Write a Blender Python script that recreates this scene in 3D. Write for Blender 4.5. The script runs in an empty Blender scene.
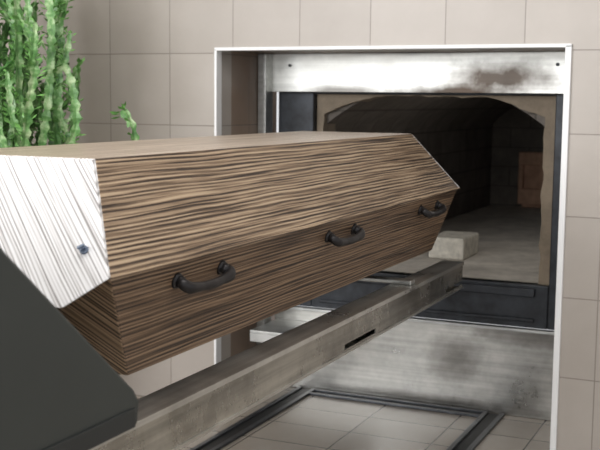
import bpy, bmesh, math, random
from mathutils import Vector, Matrix, noise as mnoise
random.seed(4)
S = bpy.context.scene
S.view_settings.view_transform = 'Standard'
D = 3.5
def Y(d): return d - D

# ------------------------------------------------------------------ materials
def new_mat(name):
    m = bpy.data.materials.new(name); m.use_nodes = True
    nt = m.node_tree; b = nt.nodes['Principled BSDF']
    return m, nt, b
def N(nt, t, **kw):
    n = nt.nodes.new(t)
    for k, v in kw.items(): setattr(n, k, v)
    return n
def setin(nt, sock, v):
    if isinstance(v, bpy.types.NodeSocket): nt.links.new(v, sock)
    else: sock.default_value = v
def math_(nt, op, a, b=0.0, c=None):
    n = N(nt, 'ShaderNodeMath', operation=op)
    setin(nt, n.inputs[0], a); setin(nt, n.inputs[1], b)
    if c is not None: setin(nt, n.inputs[2], c)
    return n.outputs[0]
def comb(nt, x, y, z):
    n = N(nt, 'ShaderNodeCombineXYZ')
    for i, v in enumerate((x, y, z)): setin(nt, n.inputs[i], v)
    return n.outputs[0]
def pos(nt):
    g = N(nt, 'ShaderNodeNewGeometry'); s = N(nt, 'ShaderNodeSeparateXYZ')
    nt.links.new(g.outputs['Position'], s.inputs[0])
    return g.outputs['Position'], s.outputs[0], s.outputs[1], s.outputs[2]
def noise(nt, vec, scale=1.0, detail=3.0, rough=0.5):
    n = N(nt, 'ShaderNodeTexNoise'); nt.links.new(vec, n.inputs['Vector'])
    n.inputs['Scale'].default_value = scale; n.inputs['Detail'].default_value = detail
    n.inputs['Roughness'].default_value = rough
    return n.outputs['Fac']
def ramp(nt, fac, stops):
    r = N(nt, 'ShaderNodeValToRGB'); setin(nt, r.inputs[0], fac)
    e = r.color_ramp.elements
    while len(e) < len(stops): e.new(0.5)
    for i, (p, c) in enumerate(stops):
        e[i].position = p; e[i].color = (*c, 1) if len(c) == 3 else c
    return r.outputs[0]
def mix(nt, f, a, b, mode='MIX'):
    n = N(nt, 'ShaderNodeMix', data_type='RGBA', blend_type=mode)
    setin(nt, n.inputs[0], f)
    for i, v in ((6, a), (7, b)):
        if isinstance(v, tuple): v = (*v, 1) if len(v) == 3 else v
        setin(nt, n.inputs[i], v)
    return n.outputs[2]
def bump(nt, b, h, strength=0.3, dist=0.002):
    n = N(nt, 'ShaderNodeBump'); n.inputs['Strength'].default_value = strength
    n.inputs['Distance'].default_value = dist
    setin(nt, n.inputs['Height'], h); nt.links.new(n.outputs[0], b.inputs['Normal'])
def lin(r, g, b):
    f = lambda c: ((c/255+0.055)/1.055)**2.4 if c/255 > .04045 else c/255/12.92
    return (f(r), f(g), f(b))

def tile_mat(name, ax, size, off, c1, c2, grout, rough, gw=0.004, sizey=None):
    m, nt, b = new_mat(name); p, x, y, z = pos(nt); d = {'x': x, 'y': y, 'z': z}
    v = comb(nt, math_(nt, 'ADD', d[ax[0]], off[0]), math_(nt, 'ADD', d[ax[1]], off[1]), 0.0)
    t = N(nt, 'ShaderNodeTexBrick', offset=0.0, squash=1.0)
    nt.links.new(v, t.inputs['Vector'])
    t.inputs['Color1'].default_value = (*c1, 1); t.inputs['Color2'].default_value = (*c2, 1)
    t.inputs['Mortar'].default_value = (*grout, 1)
    t.inputs['Scale'].default_value = 1.0; t.inputs['Mortar Size'].default_value = gw/2
    t.inputs['Mortar Smooth'].default_value = 0.2
    t.inputs['Brick Width'].default_value = size; t.inputs['Row Height'].default_value = sizey or size
    n = noise(nt, p, 5.0, 5, 0.6)
    sh = ramp(nt, n, [(0.3, (0.93, 0.92, 0.91)), (0.7, (1.03, 1.03, 1.03))])
    nt.links.new(mix(nt, 1.0, t.outputs['Color'], sh, 'MULTIPLY'), b.inputs['Base Color'])
    b.inputs['Roughness'].default_value = rough
    bump(nt, b, math_(nt, 'SUBTRACT', 1.0, t.outputs['Fac']), 0.5, 0.002)
    return m
TS = 0.2667
wc1, wc2, wg = lin(177, 169, 161), lin(171, 163, 155), lin(142, 134, 126)
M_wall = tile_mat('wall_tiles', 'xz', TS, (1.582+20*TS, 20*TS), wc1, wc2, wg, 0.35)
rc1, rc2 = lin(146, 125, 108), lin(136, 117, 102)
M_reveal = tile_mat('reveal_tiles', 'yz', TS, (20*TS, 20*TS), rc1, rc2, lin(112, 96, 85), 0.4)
M_floor = tile_mat('floor_tiles', 'xy', 0.30, (1.64+6, -0.33+12), lin(174, 165, 154), lin(162, 154, 144), lin(80, 75, 70), 0.25, 0.006, 0.2)

def simple(name, col, rough=0.5, metal=0.0, var=0.0, scale=8.0):
    m, nt, b = new_mat(name)
    b.inputs['Roughness'].default_value = rough; b.inputs['Metallic'].default_value = metal
    p, x, y, z = pos(nt)
    n = noise(nt, p, scale, 5, 0.6)
    lo = tuple(c*(1-var) for c in col); hi = tuple(min(1, c*(1+var)) for c in col)
    nt.links.new(ramp(nt, n, [(0.3, lo), (0.7, hi)]), b.inputs['Base Color'])
    bump(nt, b, n, 0.05, 0.002)
    return m
M_trim = simple('white_aluminium', lin(240, 240, 240), 0.35, 0.0, 0.03)
M_paint = simple('slate_paint', lin(56, 60, 58), 0.45, 0.0, 0.08, 4)
M_skirt = simple('dark_paint', lin(42, 45, 45), 0.5, 0.0, 0.1)
M_black = simple('black_rubber', lin(28, 29, 30), 0.5, 0.0, 0.1)
M_iron = simple('sooty_iron', lin(46, 49, 54), 0.45, 0.3, 0.65, 14)
M_cast = simple('cast_iron_handle', lin(46, 44, 45), 0.4, 0.5, 0.2, 30)
M_track = simple('track_steel', lin(78, 80, 84), 0.35, 0.6, 0.3, 20)
M_screw = simple('zinc_screw', lin(120, 132, 150), 0.35, 0.7, 0.1, 20)
M_ceil = simple('ceiling_plaster', lin(225, 225, 222), 0.9, 0, 0.02)
M_pot = simple('terracotta', lin(150, 90, 65), 0.8, 0, 0.1)
M_soil = simple('soil', lin(50, 38, 30), 0.95, 0, 0.3, 40)
M_brickblk = simple('firebrick', lin(205, 200, 188), 0.9, 0, 0.25, 30)
M_redbrick = simple('burner_brick', lin(190, 152, 128), 0.9, 0, 0.2, 20)

def steel(name, base, blobs=(), rough=0.33, ax='x', dirt=0.72, streak=0.72):
    m, nt, b = new_mat(name); p, x, y, z = pos(nt)
    b.inputs['Metallic'].default_value = 0.92
    s = comb(nt, math_(nt, 'MULTIPLY', x, 1.5 if ax == 'x' else 60), math_(nt, 'MULTIPLY', y, 60 if ax == 'x' else 1.5), math_(nt, 'MULTIPLY', z, 60))
    br = noise(nt, s, 1.0, 4, 0.6)
    cl = noise(nt, p, 6.0, 6, 0.65)
    c = mix(nt, 1.0, ramp(nt, cl, [(0.30, tuple(k*dirt for k in base)), (0.60, base)]),
            ramp(nt, br, [(0.3, (streak,)*3), (0.7, (1,)*3)]), 'MULTIPLY')
    rr = math_(nt, 'MULTIPLY_ADD', cl, 0.35, rough-0.12)
    for (cx, cz, rx, rz, st) in blobs:
        dx = math_(nt, 'DIVIDE', math_(nt, 'SUBTRACT', x, cx), rx)
        dz = math_(nt, 'DIVIDE', math_(nt, 'SUBTRACT', z, cz), rz)
        r = math_(nt, 'SQRT', math_(nt, 'ADD', math_(nt, 'MULTIPLY', dx, dx), math_(nt, 'MULTIPLY', dz, dz)))
        r = math_(nt, 'ADD', r, math_(nt, 'MULTIPLY_ADD', noise(nt, p, 9.0, 6, 0.6), 1.1, -0.55))
        f = ramp(nt, r, [(0.25, (st,)*3), (0.7, (st*0.5,)*3), (1.15, (0, 0, 0))])
        c = mix(nt, f, c, lin(50, 40, 32))
    nt.links.new(c, b.inputs['Base Color']); nt.links.new(rr, b.inputs['Roughness'])
    bump(nt, b, br, 0.12, 0.001)
    return m
M_steel = steel('brushed_steel', lin(210, 211, 208))
M_steel_top = steel('heat_stained_steel_hood', lin(218, 218, 213), [(-0.94, 1.25, 0.26, 0.085, 0.95), (-1.10, 1.20, 0.32, 0.035, 0.95), (-1.55, 1.20, 0.22, 0.03, 0.7), (-1.3, 1.35, 0.7, 0.015, 0.6)], dirt=0.66)
M_steel_low = steel('heat_stained_steel_apron', lin(202, 200, 194), [(-1.08, 0.20, 0.15, 0.12, 0.6), (-0.8, 0.31, 0.25, 0.05, 0.6), (-1.2, 0.02, 0.5, 0.03, 0.5)], dirt=0.62, rough=0.27)
M_steel_y = steel('rail_steel', lin(216, 214, 206), ax='y', dirt=0.5, rough=0.22, streak=0.6)
M_steel_flange = steel('rail_flange_steel', lin(240, 240, 236), ax='y', dirt=0.7, rough=0.26)  # lighter base than the rail sides: bright edge highlights put into the colour

def wood(name, kind, dark, mid, light, rough=0.45, bstr=0.5, per=0.0075, warpk=0.008, stops=(0.38, 0.50, 0.63)):
    m, nt, b = new_mat(name); p, x, y, z = pos(nt)
    if kind == 'side': l, c = y, z
    elif kind == 'top': l, c = y, x
    else:
        a = math.radians(40)
        l = math_(nt, 'SUBTRACT', math_(nt, 'MULTIPLY', x, math.cos(a)), math_(nt, 'MULTIPLY', z, math.sin(a)))
        c = math_(nt, 'ADD', math_(nt, 'MULTIPLY', x, math.sin(a)), math_(nt, 'MULTIPLY', z, math.cos(a)))
    warp = noise(nt, comb(nt, math_(nt, 'MULTIPLY', l, 3.5), math_(nt, 'MULTIPLY', c, 10.0), 3.1), 1.0, 1.5, 0.5)
    c2 = math_(nt, 'ADD', c, math_(nt, 'MULTIPLY', warp, warpk))
    n1 = noise(nt, comb(nt, math_(nt, 'MULTIPLY', l, 2.6), math_(nt, 'MULTIPLY', c2, 220.0), 0.0), 1.0, 1.0, 0.5)
    n2 = noise(nt, comb(nt, math_(nt, 'MULTIPLY', l, 12.0), math_(nt, 'MULTIPLY', c2, 600.0), 7.0), 1.0, 2, 0.6)
    n3 = noise(nt, comb(nt, math_(nt, 'MULTIPLY', l, 1.5), math_(nt, 'MULTIPLY', c2, 25.0), 9.0), 1.0, 2, 0.6)
    ph = math_(nt, 'MULTIPLY', noise(nt, comb(nt, math_(nt, 'MULTIPLY', l, 1.2), math_(nt, 'MULTIPLY', c2, 70.0), 5.0), 1.0, 1, 0.5), 8.0)
    w = math_(nt, 'SINE', math_(nt, 'ADD', math_(nt, 'MULTIPLY', c2, 2*math.pi/per), ph))
    f = math_(nt, 'ADD', math_(nt, 'MULTIPLY', n1, 0.60), math_(nt, 'MULTIPLY', n2, 0.24))
    f = math_(nt, 'ADD', f, math_(nt, 'MULTIPLY', n3, 0.16))
    f = math_(nt, 'ADD', f, math_(nt, 'MULTIPLY', w, 0.09))
    nt.links.new(ramp(nt, f, [(stops[0], dark), (stops[1], mid), (stops[2], light)]), b.inputs['Base Color'])
    b.inputs['Roughness'].default_value = rough
    bump(nt, b, f, bstr, 0.004)
    return m
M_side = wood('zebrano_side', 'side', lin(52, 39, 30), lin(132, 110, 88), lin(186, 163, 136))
M_low = wood('zebrano_lower_shaded', 'side', lin(42, 30, 22), lin(108, 85, 65), lin(152, 126, 100))  # darker copy of the side veneer: shade on the down-tilted hull as colour
M_top = wood('zebrano_top_sheen', 'top', lin(120, 102, 86), lin(170, 152, 134), lin(206, 192, 176), 0.3, 0.2)  # lighter stripes: grazing reflection on the lid top painted into the base colour
M_end = wood('zebrano_end_sheen', 'end', lin(138, 134, 132), lin(206, 203, 203), lin(226, 225, 226), 0.35, 0.2, 0.0055, 0.012, (0.34, 0.47, 0.62))  # whitened base colour imitates window sheen on the end veneer
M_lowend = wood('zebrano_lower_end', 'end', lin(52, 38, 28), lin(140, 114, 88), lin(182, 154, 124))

def refractory(name, base, grid=True):
    m, nt, b = new_mat(name); p, x, y, z = pos(nt)
    n = noise(nt, p, 7.0, 8, 0.7)
    c = ramp(nt, n, [(0.28, tuple(k*0.5 for k in base)), (0.7, base)])
    if grid:
        t = N(nt, 'ShaderNodeTexBrick', offset=0.5)
        nt.links.new(comb(nt, math_(nt, 'ADD', y, math_(nt, 'MULTIPLY', x, 1.0)), z, 0.0), t.inputs['Vector'])
        t.inputs['Scale'].default_value = 1; t.inputs['Brick Width'].default_value = 0.25
        t.inputs['Row Height'].default_value = 0.125; t.inputs['Mortar Size'].default_value = 0.004
        t.inputs['Color1'].default_value = (1, 1, 1, 1); t.inputs['Color2'].default_value = (.86, .84, .82, 1)
        t.inputs['Mortar'].default_value = (.55, .53, .51, 1)
        c = mix(nt, 1.0, c, t.outputs['Color'], 'MULTIPLY')
    nt.links.new(c, b.inputs['Base Color']); b.inputs['Roughness'].default_value = 0.9
    bump(nt, b, n, 0.6, 0.01)
    return m
M_ref = refractory('refractory_lining', lin(128, 121, 114))
M_arch = refractory('refractory_concrete', lin(152, 138, 120), False)
M_hearth = refractory('hearth_concrete', lin(222, 215, 204), False)

# ------------------------------------------------------------------ geometry helpers
def empty(name, loc=(0, 0, 0)):
    e = bpy.data.objects.new(name, None); e.location = loc; e.empty_display_size = 0.1
    S.collection.objects.link(e); return e
def finish(name, bm, mats, parent=None, bevel=0.0, smooth=False):
    bmesh.ops.recalc_face_normals(bm, faces=bm.faces)
    me = bpy.data.meshes.new(name); bm.to_mesh(me); bm.free()
    for m in (mats if isinstance(mats, (list, tuple)) else [mats]): me.materials.append(m)
    if smooth:
        for p in me.polygons: p.use_smooth = True
    o = bpy.data.objects.new(name, me); S.collection.objects.link(o)
    if parent: o.parent = parent
    if bevel:
        b = o.modifiers.new('bevel', 'BEVEL'); b.width = bevel; b.segments = 2; b.limit_method = 'ANGLE'
    return o
def add_box(bm, x0, x1, y0, y1, z0, z1, mi=0):
    v = [bm.verts.new((x, y, z)) for z in (z0, z1) for (x, y) in ((x0, y0), (x1, y0), (x1, y1), (x0, y1))]
    fs = [(3, 2, 1, 0), (4, 5, 6, 7), (0, 1, 5, 4), (1, 2, 6, 5), (2, 3, 7, 6), (3, 0, 4, 7)]
    for f in fs:
        bm.faces.new([v[i] for i in f]).material_index = mi
def boxes(name, lst, mat, parent=None, bevel=0.0):
    bm = bmesh.new()
    for b in lst: add_box(bm, *b)
    return finish(name, bm, mat, parent, bevel)
def prism(bm, poly, axis, a0, a1, mi=0):
    def P(p, a): return (a, p[0], p[1]) if axis == 'x' else (p[0], a, p[1])
    A = [bm.verts.new(P(p, a0)) for p in poly]; B = [bm.verts.new(P(p, a1)) for p in poly]
    n = len(poly)
    bm.faces.new(A).material_index = mi; bm.faces.new(B[::-1]).material_index = mi
    for i in range(n):
        bm.faces.new([A[i], A[(i+1) % n], B[(i+1) % n], B[i]]).material_index = mi
def cyl(bm, c, axis, r0, r1, h, seg=24):
    q = Vector((0, 0, 1)).rotation_difference(Vector(axis).normalized()).to_matrix().to_4x4()
    bmesh.ops.create_cone(bm, cap_ends=True, segments=seg, radius1=r0, radius2=r1, depth=h, matrix=Matrix.Translation(c) @ q)

# ------------------------------------------------------------------ room shell
XL, XR, ZT = -1.918, -0.643, 1.347     # recess opening
dF = 3.90                              # furnace front distance
boxes('wall_back', [(-4.2, XL, 0, 0.12, 0, 3.0), (XR, 3.0, 0, 0.12, 0, 3.0), (XL, XR, 0, 0.12, ZT, 3.0)], M_wall)
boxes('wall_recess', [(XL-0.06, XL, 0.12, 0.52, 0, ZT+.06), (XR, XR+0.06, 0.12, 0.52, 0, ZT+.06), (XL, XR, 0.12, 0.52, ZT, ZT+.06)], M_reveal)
boxes('wall_left', [(-4.32, -4.2, -5.5, 0.12, 0, 3.0)], tile_mat('left_tiles', 'yz', TS, (20*TS, 20*TS), wc1, wc2, wg, 0.4))
boxes('floor', [(-4.32, 3.0, -5.5, 0.52, -0.1, 0)], M_floor)
boxes('ceiling', [(-4.32, 3.0, -5.5, 0.12, 3.0, 3.1)], M_ceil)
boxes('trim_1', [(XL-0.002, XL+0.008, -0.012, 0.03, 0, ZT+0.002), (XR-0.006, XR+0.014, -0.012, 0.03, 0, ZT+0.002),
                 (XL-0.002, XR+0.014, -0.012, 0.03, ZT-0.005, ZT+0.007)], M_trim, bevel=0.002)

# ------------------------------------------------------------------ floor tracks
tr = []
yc0, yc1 = Y(3.80), Y(3.87)
slots = []
for xc in (-1.70, -0.93):
    tr += [(xc-0.040, xc-0.022, -5.0, yc1, 0.0005, 0.010), (xc+0.022, xc+0.040, -5.0, yc1, 0.0005, 0.010)]
    slots.append((xc-0.022, xc+0.022, -5.0, yc1, 0.0003, 0.003))
track = empty('floor_track')
boxes('track_flanges', tr, M_track, track, 0.002)
boxes('track_crossbar', [(-1.66, -0.97, yc0, yc0+0.016, 0.0005, 0.010), (-1.66, -0.97, yc1-0.016, yc1, 0.0005, 0.010)], M_track, track, 0.002)
boxes('track_slot', slots + [(-1.66, -0.97, yc0+0.016, yc1-0.016, 0.0003, 0.003)], M_black, track)

# ------------------------------------------------------------------ furnace
fur = empty('cremation_furnace', (0, 0, 0))
f0 = Y(dF)
boxes('steel_hood', [(XL+0.002, XR-0.002, f0-0.05, f0-0.03, 1.197, ZT-0.001)], M_steel_top, fur, 0.002)
bm = bmesh.new()
for xx in (-1.78, -0.74):
    cyl(bm, (xx, f0-0.052, 1.30), (0, 1, 0), 0.006, 0.006, 0.008, 12)
finish('hood_bolts', bm, M_iron, fur)
boxes('guide_post', [(XL+0.002, XL+0.05, f0-0.06, f0-0.045, 0.001, 1.345), (XL+0.05, XL+0.062, f0-0.11, f0-0.045, 0.001, 1.345)], M_steel, fur, 0.002)
boxes('steel_apron', [(XL+0.065, XR-0.002, f0-0.02, f0+0.0, 0.001, 0.325)], M_steel_low, fur, 0.002)
boxes('apron_lip', [(XL+0.065, XR-0.002, f0-0.035, f0+0.0, 0.325, 0.336)], M_steel, fur, 0.002)
boxes('iron_door_frame', [(XL+0.065, -1.70, f0, f0+0.06, 0.336, 1.30), (-0.752, XR-0.002, f0, f0+0.06, 0.336, 1.30),
                          (-1.70, -0.752, f0, f0+0.06, 0.336, 0.497), (-1.70, -0.752, f0, f0+0.06, 1.19, 1.30)], M_iron, fur, 0.004)
boxes('sill_ribs', [(-1.66, -0.80, f0-0.02, f0-0.001, 0.455, 0.485), (-1.66, -0.80, f0-0.012, f0-0.001, 0.36, 0.372)], M_iron, fur, 0.003)
boxes('steel_ledge', [(-1.84, -1.48, f0-0.27, f0-0.021, 0.268, 0.280), (-1.84, -1.48, f0-0.27, f0-0.262, 0.235, 0.268)], M_steel, fur, 0.002)
# arch mouth
def arch_pts(x0, x1, zs, za, n=20, e=0.8):
    pts = []
    for i in range(n+1):
        t = i/n; x = x1 + (x0-x1)*t
        pts.append((x, zs + (za-zs)*math.sin(math.pi*t)**e))
    return pts
bm = bmesh.new()
xi0, xi1 = -1.665, -0.795
zb = 0.490
NA = 48
def crown(t):
    s = min(t, 1-t)
    return 1.112 + 0.072*min(1.0, (s/0.24)**0.85)
arc = [(xi1+(xi0-xi1)*i/NA, crown(i/NA)) for i in range(NA+1)]
ya, yb = f0+0.03, f0+0.16
NV = 24
inner = [(xi1, zb+(1.112-zb)*i/NV) for i in range(NV)] + arc + [(xi0, 1.112+(zb-1.112)*(i+1)/NV) for i in range(NV)]
outer = [(-0.755, zb+(1.192-zb)*i/NV) for i in range(NV)] + [(-0.755 + (-1.697+0.755)*i/NA, 1.192) for i in range(NA+1)] + [(-1.697, 1.192+(zb-1.192)*(i+1)/NV) for i in range(NV)]
def jitter(p, y):
    v = mnoise.noise(Vector((p[0]*16, p[1]*16, y*9))); v2 = mnoise.noise(Vector((p[0]*50, p[1]*50, 3)))
    return (p[0]+v*0.010+v2*0.006, y, min(1.19, p[1]+v*0.008+v2*0.005))
IF = [bm.verts.new(jitter(p, ya)) for p in inner]; IB = [bm.verts.new(jitter(p, yb)) for p in inner]
OF = [bm.verts.new((p[0], ya, p[1])) for p in outer]; OB = [bm.verts.new((p[0], yb, p[1])) for p in outer]
for i in range(len(inner)-1):
    bm.faces.new([IF[i], IF[i+1], OF[i+1], OF[i]]); bm.faces.new([IB[i], OB[i], OB[i+1], IB[i+1]])
    bm.faces.new([IF[i], IB[i], IB[i+1], IF[i+1]]); bm.faces.new([OF[i], OF[i+1], OB[i+1], OB[i]])
finish('mouth_arch', bm, M_arch, fur)
# chamber
bm = bmesh.new()
yk0, yk1 = f0+0.06, Y(6.85)
prof = [(-0.74, 0.497)] + arch_pts(-1.72, -0.74, 1.02, 1.24, 24) + [(-1.72, 0.497)]
ny = 24
rows = []
for j in range(ny+1):
    yy = yk0 + (yk1-yk0)*j/ny
    rows.append([bm.verts.new((p[0], yy, p[1])) for p in prof])
for j in range(ny):
    for i in range(len(prof)-1):
        bm.faces.new([rows[j][i], rows[j][i+1], rows[j+1][i+1], rows[j+1][i]])
bm.faces.new(rows[-1])
o = finish('chamber_vault', bm, M_ref, fur)
sm = o.modifiers.new('sol', 'SOLIDIFY'); sm.thickness = 0.12; sm.offset = 1
boxes('chamber_hearth', [(-1.72, -0.74, f0+0.02, yk1, 0.38, 0.497)], M_hearth, fur)
boxes('burner_port', [(-1.52, -1.36, yk1-0.10, yk1-0.01, 0.52, 0.62), (-1.52, -1.36, yk1-0.10, yk1-0.01, 0.77, 0.85),
                      (-1.52, -1.49, yk1-0.10, yk1-0.01, 0.62, 0.77), (-1.39, -1.36, yk1-0.10, yk1-0.01, 0.62, 0.77), (-1.50, -1.38, yk1-0.06, yk1-0.01, 0.498, 0.80)], M_redbrick, fur, 0.005)
boxes('firebrick', [(-1.36, -1.205, Y(4.37), Y(4.62), 0.498, 0.590)], M_brickblk, None, 0.008)

# ------------------------------------------------------------------ coffin
cof = empty('coffin', (0, 0, 0))
CX = -1.273
DN, DT = 1.410, 1.543          # near end distance at the joint / at the top
def frustum(name, hw0, ya0, yb0, z0, hw1, ya1, yb1, z1, mats, bevel=0.003, parent=cof):
    bm = bmesh.new()
    v = [bm.verts.new(p) for p in ((CX-hw0, ya0, z0), (CX+hw0, ya0, z0), (CX+hw0, yb0, z0), (CX-hw0, yb0, z0),
                                   (CX-hw1, ya1, z1), (CX+hw1, ya1, z1), (CX+hw1, yb1, z1), (CX-hw1, yb1, z1))]
    for f, mi in (((3, 2, 1, 0), 1), ((4, 5, 6, 7), 1), ((0, 1, 5, 4), 2), ((1, 2, 6, 5), 0), ((2, 3, 7, 6), 2), ((3, 0, 4, 7), 0)):
        bm.faces.new([v[i] for i in f]).material_index = mi
    return finish(name, bm, mats, parent, bevel)
ZM, ZTOP, ZB = 0.884, 1.064, 0.687
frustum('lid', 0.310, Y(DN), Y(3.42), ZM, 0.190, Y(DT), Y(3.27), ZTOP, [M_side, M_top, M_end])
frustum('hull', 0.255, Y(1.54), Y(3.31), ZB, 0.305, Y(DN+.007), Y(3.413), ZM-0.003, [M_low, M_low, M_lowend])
boxes('lid_rim', [(CX-0.3125, CX+0.3125, Y(DN-.002), Y(3.423), ZM-0.005, ZM+0.001)], M_side, cof, 0.002)
sl = (DT-DN)/(ZTOP-ZM)
for side in (0, 1):
    bm = bmesh.new()
    def yy(z, off):
        s_ = sl if side == 0 else 0.15/(ZTOP-ZM)
        d = (z-ZM)*s_ - off
        return Y(DN+d) if side == 0 else Y(3.42-d)
    poly = [(-0.190, ZTOP-0.002), (0.190, ZTOP-0.002), (0.311, ZM), (0.245, ZM-0.048), (-0.245, ZM-0.048), (-0.311, ZM)]
    A = [bm.verts.new((CX+p[0], yy(p[1], 0.007), p[1])) for p in poly]
    B = [bm.verts.new((CX+p[0], yy(p[1], 0.0005), p[1])) for p in poly]
    bm.faces.new(A); bm.faces.new(B[::-1])
    for i in range(6): bm.faces.new([A[i], A[(i+1) % 6], B[(i+1) % 6], B[i]])
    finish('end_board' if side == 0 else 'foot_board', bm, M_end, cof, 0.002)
# lid screws
bm = bmesh.new()
nrm = Vector((0, -(ZTOP-ZM), DT-DN)).normalized()
for sx in (0.246, -0.246):
    c = Vector((CX+sx, Y(DN+0.034*sl), ZM+0.034)) + nrm*0.009
    cyl(bm, c, nrm, 0.008, 0.007, 0.005, 20); cyl(bm, c+nrm*0.005, nrm, 0.0035, 0.0035, 0.008, 12)
    r = Matrix.Translation(c+nrm*0.009) @ Vector((0, 0, 1)).rotation_difference(nrm).to_matrix().to_4x4() @ Matrix.Rotation(0.6, 4, 'Z') @ Matrix.Diagonal((0.013, 0.004, 0.005, 1))
    bmesh.ops.create_cube(bm, size=1.0, matrix=r)
finish('lid_screws', bm, M_screw, cof)

# handles
def sweep(bm, pts, rads, seg=12, ref=Vector((0, 0, 1)), flat=1.0):
    rings = []
    n = len(pts)
    for i, p in enumerate(pts):
        t = (pts[min(i+1, n-1)] - pts[max(i-1, 0)]).normalized()
        a = t.cross(ref)
        if a.length < 1e-3: a = t.cross(Vector((1, 0, 0)))
        a.normalize(); b = a.cross(t)
        rings.append([bm.verts.new(p + (a*math.cos(2*math.pi*k/seg)*flat + b*math.sin(2*math.pi*k/seg))*rads[i]) for k in range(seg)])
    for i in range(n-1):
        for k in range(seg):
            bm.faces.new([rings[i][k], rings[i][(k+1) % seg], rings[i+1][(k+1) % seg], rings[i+1][k]])
    bm.faces.new(rings[0][::-1]); bm.faces.new(rings[-1])
def catmull(P, n=8):
    out = []
    for i in range(len(P)-1):
        p0, p1, p2, p3 = P[max(i-1, 0)], P[i], P[i+1], P[min(i+2, len(P)-1)]
        for k in range(n):
            t = k/n
            out.append(0.5*((2*p1)+(p2-p0)*t+(2*p0-5*p1+4*p2-p3)*t*t+(3*p1-p0-3*p2+p3)*t**3))
    out.append(P[-1].copy()); return out
hn = Vector((ZM-ZB, 0, -(0.05))).normalized()
def hull_pt(z, sgn):
    t = (ZM-z)/(ZM-ZB)
    return CX + sgn*(0.305 - 0.05*t)
k = 0
for sgn in (1, -1):
    for dd in (1.720, 2.42, 3.13):
        bm = bmesh.new(); k += 1
        z0 = 0.845
        nn = Vector((hn.x*sgn, 0, hn.z))
        for s in (-1, 1):
            c = Vector((hull_pt(z0, sgn), Y(dd)+s*0.084, z0))
            cyl(bm, c+nn*0.003, nn, 0.016, 0.013, 0.008, 24)
            bmesh.ops.create_uvsphere(bm, u_segments=16, v_segments=10, radius=0.0115, matrix=Matrix.Translation(c+nn*0.010))
        def H(dy, out, dz): return Vector((hull_pt(z0, sgn), Y(dd)+dy, z0+dz)) + nn*out
        P = [H(-0.085, 0.008, 0.001), H(-0.088, 0.018, -0.001), H(-0.074, 0.025, -0.007), H(-0.037, 0.027, -0.010), H(0, 0.028, -0.011),
             H(0.037, 0.027, -0.010), H(0.074, 0.025, -0.007), H(0.088, 0.018, -0.001), H(0.085, 0.008, 0.001)]
        R = [0.008, 0.0105, 0.0115, 0.0090, 0.0098, 0.0090, 0.0115, 0.0105, 0.008]
        C = catmull(P, 6)
        rr = []
        for i in range(len(C)):
            u = i/6; a = min(int(u), len(R)-2); rr.append(R[a]+(R[a+1]-R[a])*(u-a))
        sweep(bm, C, rr)
        finish('handle_%d' % k, bm, M_cast, cof, smooth=True)

# ------------------------------------------------------------------ loading trolley
tro = empty('coffin_loading_trolley')
def rail(name, xout, s):
    bm = bmesh.new(); w = 0.068
    ys = [0.45, 2.38, 2.60, 3.24, 3.43]; zs = [0.555, 0.562, 0.575, 0.635]
    t = 0.004
    for side in (0, 1):
        xa = xout - s*t if side == 0 else xout - s*w
        x0, x1 = sorted((xa, xa + s*t))
        for i in range(4):
            for j in range(3):
                if j == 1 and i in (1, 3): continue
                add_box(bm, x0, x1, Y(ys[i]), Y(ys[i+1]), zs[j], zs[j+1])
    x0, x1 = sorted((xout, xout - s*w))
    add_box(bm, x0, x1, Y(0.45), Y(3.43), 0.6352, 0.639, 1)
    xf0, xf1 = sorted((xout+s*0.004, xout+s*0.0002))
    add_box(bm, xf0, xf1, Y(0.45), Y(3.43), 0.628, 0.639, 1)
    add_box(bm, xf0, xf1, Y(0.45), Y(3.43), 0.551, 0.557, 1)
    add_box(bm, x0+0.01, x1-0.01, Y(0.45), Y(3.42), 0.590, 0.594)
    add_box(bm, x0, x1, Y(0.45), Y(3.43), 0.551, 0.5548)
    return finish(name, bm, [M_steel_y, M_steel_flange], tro)
rail('rail_right', -0.947, 1); rail('rail_left', 2*CX+0.947, -1)
boxes('crossbars', [(2*CX+0.955, -0.955, Y(2.93)-0.02, Y(2.93)+0.02, 0.6395, 0.652)], M_steel, tro, 0.003)
boxes('coffin_support', [(CX-0.12, CX-0.04, Y(0.9), Y(3.1), 0.6525, 0.686), (CX+0.04, CX+0.12, Y(0.9), Y(3.1), 0.6525, 0.686)], M_track, tro, 0.003)
bm = bmesh.new()
prof = [(Y(0.45), 1.17), (Y(0.90), 1.13), (Y(1.062), 0.975), (Y(1.350), 0.727), (Y(1.365), 0.705), (Y(1.358), 0.668), (Y(0.45), 0.668)]
prism(bm, prof, 'x', 2*CX+0.880, -0.880)
finish('hood', bm, M_paint, tro, 0.006)
boxes('hood_skirt', [(-0.8795, -0.876, Y(0.50), Y(1.345), 0.670, 0.700)], M_skirt, tro, 0.001)
boxes('mast', [(2*CX+1.0, -1.0, Y(0.45), Y(1.0), 0.16, 0.548)], M_paint, tro, 0.01)
boxes('chassis', [(-1.78, -0.85, Y(0.30), Y(1.15), 0.09, 0.159)], M_track, tro, 0.006)
bm = bmesh.new()
for xc in (-1.70, -0.93):
    for d in (0.42, 1.03): cyl(bm, (xc, Y(d), 0.048), (1, 0, 0), 0.044, 0.044, 0.03, 28)
finish('wheels', bm, M_black, tro)

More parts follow.
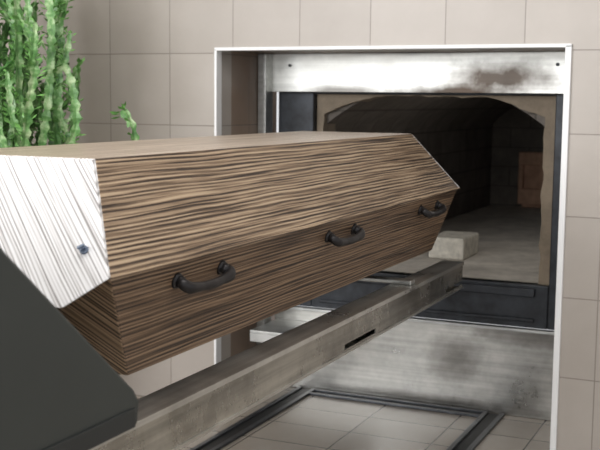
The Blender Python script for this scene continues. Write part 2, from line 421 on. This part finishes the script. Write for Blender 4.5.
# ------------------------------------------------------------------ plant
m, nt, b = new_mat('succulent_green'); p, x, y, z = pos(nt)
n = noise(nt, p, 26, 5, 0.65)
nt.links.new(ramp(nt, n, [(0.30, lin(50, 92, 46)), (0.50, lin(104, 150, 86)), (0.70, lin(194, 215, 168))]), b.inputs['Base Color'])
b.inputs['Roughness'].default_value = 0.35
M_leaf2 = simple('leaf_green', lin(112, 162, 88), 0.35, 0, 0.45, 30)
plant = empty('potted_euphorbia')
bm = bmesh.new()
def stem(P, r, leaves=True, tip=0.3, dens=0.3):
    C = catmull(P, 14); n = len(C); rings = []
    ph = random.random()*6
    L = 0; acc = [0]
    for i in range(1, n): L += (C[i]-C[i-1]).length; acc.append(L)
    for i, pnt in enumerate(C):
        t = (C[min(i+1, n-1)]-C[max(i-1, 0)]).normalized()
        a = t.cross(Vector((0.3, 1, 0.1))).normalized(); bb = a.cross(t)
        f = 1.0 if acc[i]/L < 0.9 else max(0.3, 1-(acc[i]/L-0.9)/0.1*0.7)
        rr = r*f*(1+0.36*math.sin(acc[i]*2*math.pi/0.042+ph))
        ring = []
        for k in range(6):
            an = ph + k*math.pi/3
            q = rr if k % 2 == 0 else rr*0.26
            ring.append(bm.verts.new(pnt + (a*math.cos(an)+bb*math.sin(an))*q))
            if k % 2 == 0 and leaves and acc[i]/L > tip and random.random() < dens:
                d = (a*math.cos(an)+bb*math.sin(an)); base = pnt + d*rr*0.9
                up = (t*0.6 + d*0.9 + Vector((random.uniform(-.4, .4), random.uniform(-.4, .4), random.uniform(-.3, .3)))).normalized()
                sd = up.cross(t); sd = sd.normalized() if sd.length > 1e-3 else a
                ln = random.uniform(0.02, 0.040); w = ln*0.24
                nn_ = up.cross(sd)
                vs = [bm.verts.new(q_) for q_ in (base, base+up*ln*0.6+sd*w+nn_*0.002, base+up*ln, base+up*ln*0.6-sd*w+nn_*0.002, base+up*ln*0.6-nn_*0.003)]
                for f_ in ((0, 1, 4), (1, 2, 4), (2, 3, 4), (3, 0, 4)):
                    bm.faces.new([vs[q_] for q_ in f_]).material_index = 1
        rings.append(ring)
    for i in range(n-1):
        for k in range(6):
            bm.faces.new([rings[i][k], rings[i][(k+1) % 6], rings[i+1][(k+1) % 6], rings[i+1][k]])
    bm.faces.new(rings[-1]); bm.faces.new(rings[0][::-1])
PX, PY = -2.53, Y(3.02)
for i in range(24):
    a = random.uniform(0, 2*math.pi); rad = 0.26*math.sqrt(random.random())
    bx, by = PX+0.4*rad*math.cos(a), PY+0.4*rad*math.sin(a)*0.8
    ex, ey = PX+rad*math.cos(a)*1.0, PY+rad*math.sin(a)*0.9
    top = random.uniform(1.25, 1.95)
    P = [Vector((PX+0.25*(bx-PX), PY+0.25*(by-PY), 0.42)), Vector((bx, by, 0.75)),
         Vector((ex+random.uniform(-.03, .03), ey, 0.98)), Vector((ex+random.uniform(-.05, .05), ey+random.uniform(-.03, .03), 0.98+(top-.98)*.35)),
         Vector((ex+random.uniform(-.05, .05), ey+random.uniform(-.03, .03), 0.98+(top-.98)*.7)), Vector((ex+random.uniform(-.05, .05), ey, top))]
    stem(P, random.uniform(0.011, 0.018), tip=0.3)
    for q in range(3):
        z0 = random.uniform(0.98, top-0.05); dx = random.uniform(-.10, .10); dy = random.uniform(-.06, .06)
        if abs(dx) < 0.04: dx *= 2.2
        stem([Vector((ex, ey, z0-0.05)), Vector((ex+dx*.6, ey+dy, z0-.01)), Vector((ex+dx*.85, ey+dy*1.2, z0+random.uniform(.08, .18)))], random.uniform(0.009, 0.014), tip=0.2, dens=0.25)
stem([Vector((PX, PY, 0.42)), Vector((-2.25, PY, 0.72)), Vector((-2.0, PY, 0.95)), Vector((-1.965, PY, 1.05)), Vector((-1.995, PY, 1.13))], 0.014, tip=0.6, dens=.15)
stem([Vector((-1.975, PY, 1.075)), Vector((-2.0, PY, 1.11)), Vector((-2.015, PY, 1.125))], 0.010, tip=0.4, dens=.2)
stem([Vector((PX, PY, 0.42)), Vector((-2.40, PY, 0.72)), Vector((-2.28, PY, 0.95)), Vector((-2.20, PY, 1.06)), Vector((-2.21, PY, 1.20)), Vector((-2.26, PY, 1.32))], 0.015, tip=0.5, dens=.2)
finish('stems', bm, [m, M_leaf2], plant)
bm = bmesh.new()
cyl(bm, (PX, PY, 0.21), (0, 0, 1), 0.15, 0.20, 0.42, 40); cyl(bm, (PX, PY, 0.40), (0, 0, 1), 0.215, 0.22, 0.05, 40)
finish('pot', bm, M_pot, plant, 0.006)
bm = bmesh.new(); cyl(bm, (PX, PY, 0.427), (0, 0, 1), 0.19, 0.18, 0.006, 32); finish('soil', bm, M_soil, plant)

# ------------------------------------------------------------------ light
w = bpy.data.worlds.new('World'); S.world = w; w.use_nodes = True
bg = w.node_tree.nodes['Background']; bg.inputs[0].default_value = (0.97, 0.98, 1.0, 1); bg.inputs[1].default_value = 0.85
def area(name, loc, target, sx, sy, power, col=(1, 1, 1)):
    l = bpy.data.lights.new(name, 'AREA'); l.shape = 'RECTANGLE'; l.size = sx; l.size_y = sy; l.energy = power; l.color = col
    o = bpy.data.objects.new(name, l); S.collection.objects.link(o); o.location = loc
    o.rotation_euler = (Vector(target)-Vector(loc)).to_track_quat('-Z', 'Y').to_euler()
area('window_light', (-3.0, -5.2, 2.0), (-1.3, -1.0, 0.9), 2.4, 1.8, 130, (0.97, 0.98, 1.0))
area('rear_fill_light', (-1.0, -5.3, 1.5), (-1.25, 1.5, 0.9), 1.6, 1.8, 45, (1, 1, 1))  # added fill from behind the camera, no known door; reaches into the chamber
area('ceiling_light', (-0.8, -2.2, 2.95), (-0.8, -2.2, 0), 2.4, 1.2, 40, (1, 0.98, 0.96))
l = bpy.data.lights.new('chamber_fill_light', 'POINT'); l.energy = 1.3; l.shadow_soft_size = 0.08; l.color = (1, 0.97, 0.93)  # unseen fill light, added to brighten the chamber interior
o = bpy.data.objects.new('chamber_fill_light', l); S.collection.objects.link(o); o.location = (-0.95, Y(4.7), 1.02)

# ------------------------------------------------------------------ camera
yaw, pit, roll = math.radians(24.2), math.radians(6.72), math.radians(0.6)
F = Vector((-math.sin(yaw)*math.cos(pit), math.cos(yaw)*math.cos(pit), -math.sin(pit)))
R = Vector((math.cos(yaw), math.sin(yaw), 0)); U = R.cross(F)
R2 = R*math.cos(roll)+U*math.sin(roll); U2 = U*math.cos(roll)-R*math.sin(roll)
cd = bpy.data.cameras.new('camera'); cam = bpy.data.objects.new('camera', cd); S.collection.objects.link(cam)
M = Matrix((R2, U2, -F)).transposed().to_4x4(); M.translation = (0, -D, 1.17)
cam.matrix_world = M
cd.sensor_width = 36; cd.lens = 36*1070/600; cd.clip_start = 0.05
cd.dof.use_dof = True; cd.dof.focus_distance = 2.5; cd.dof.aperture_fstop = 8
S.camera = cam
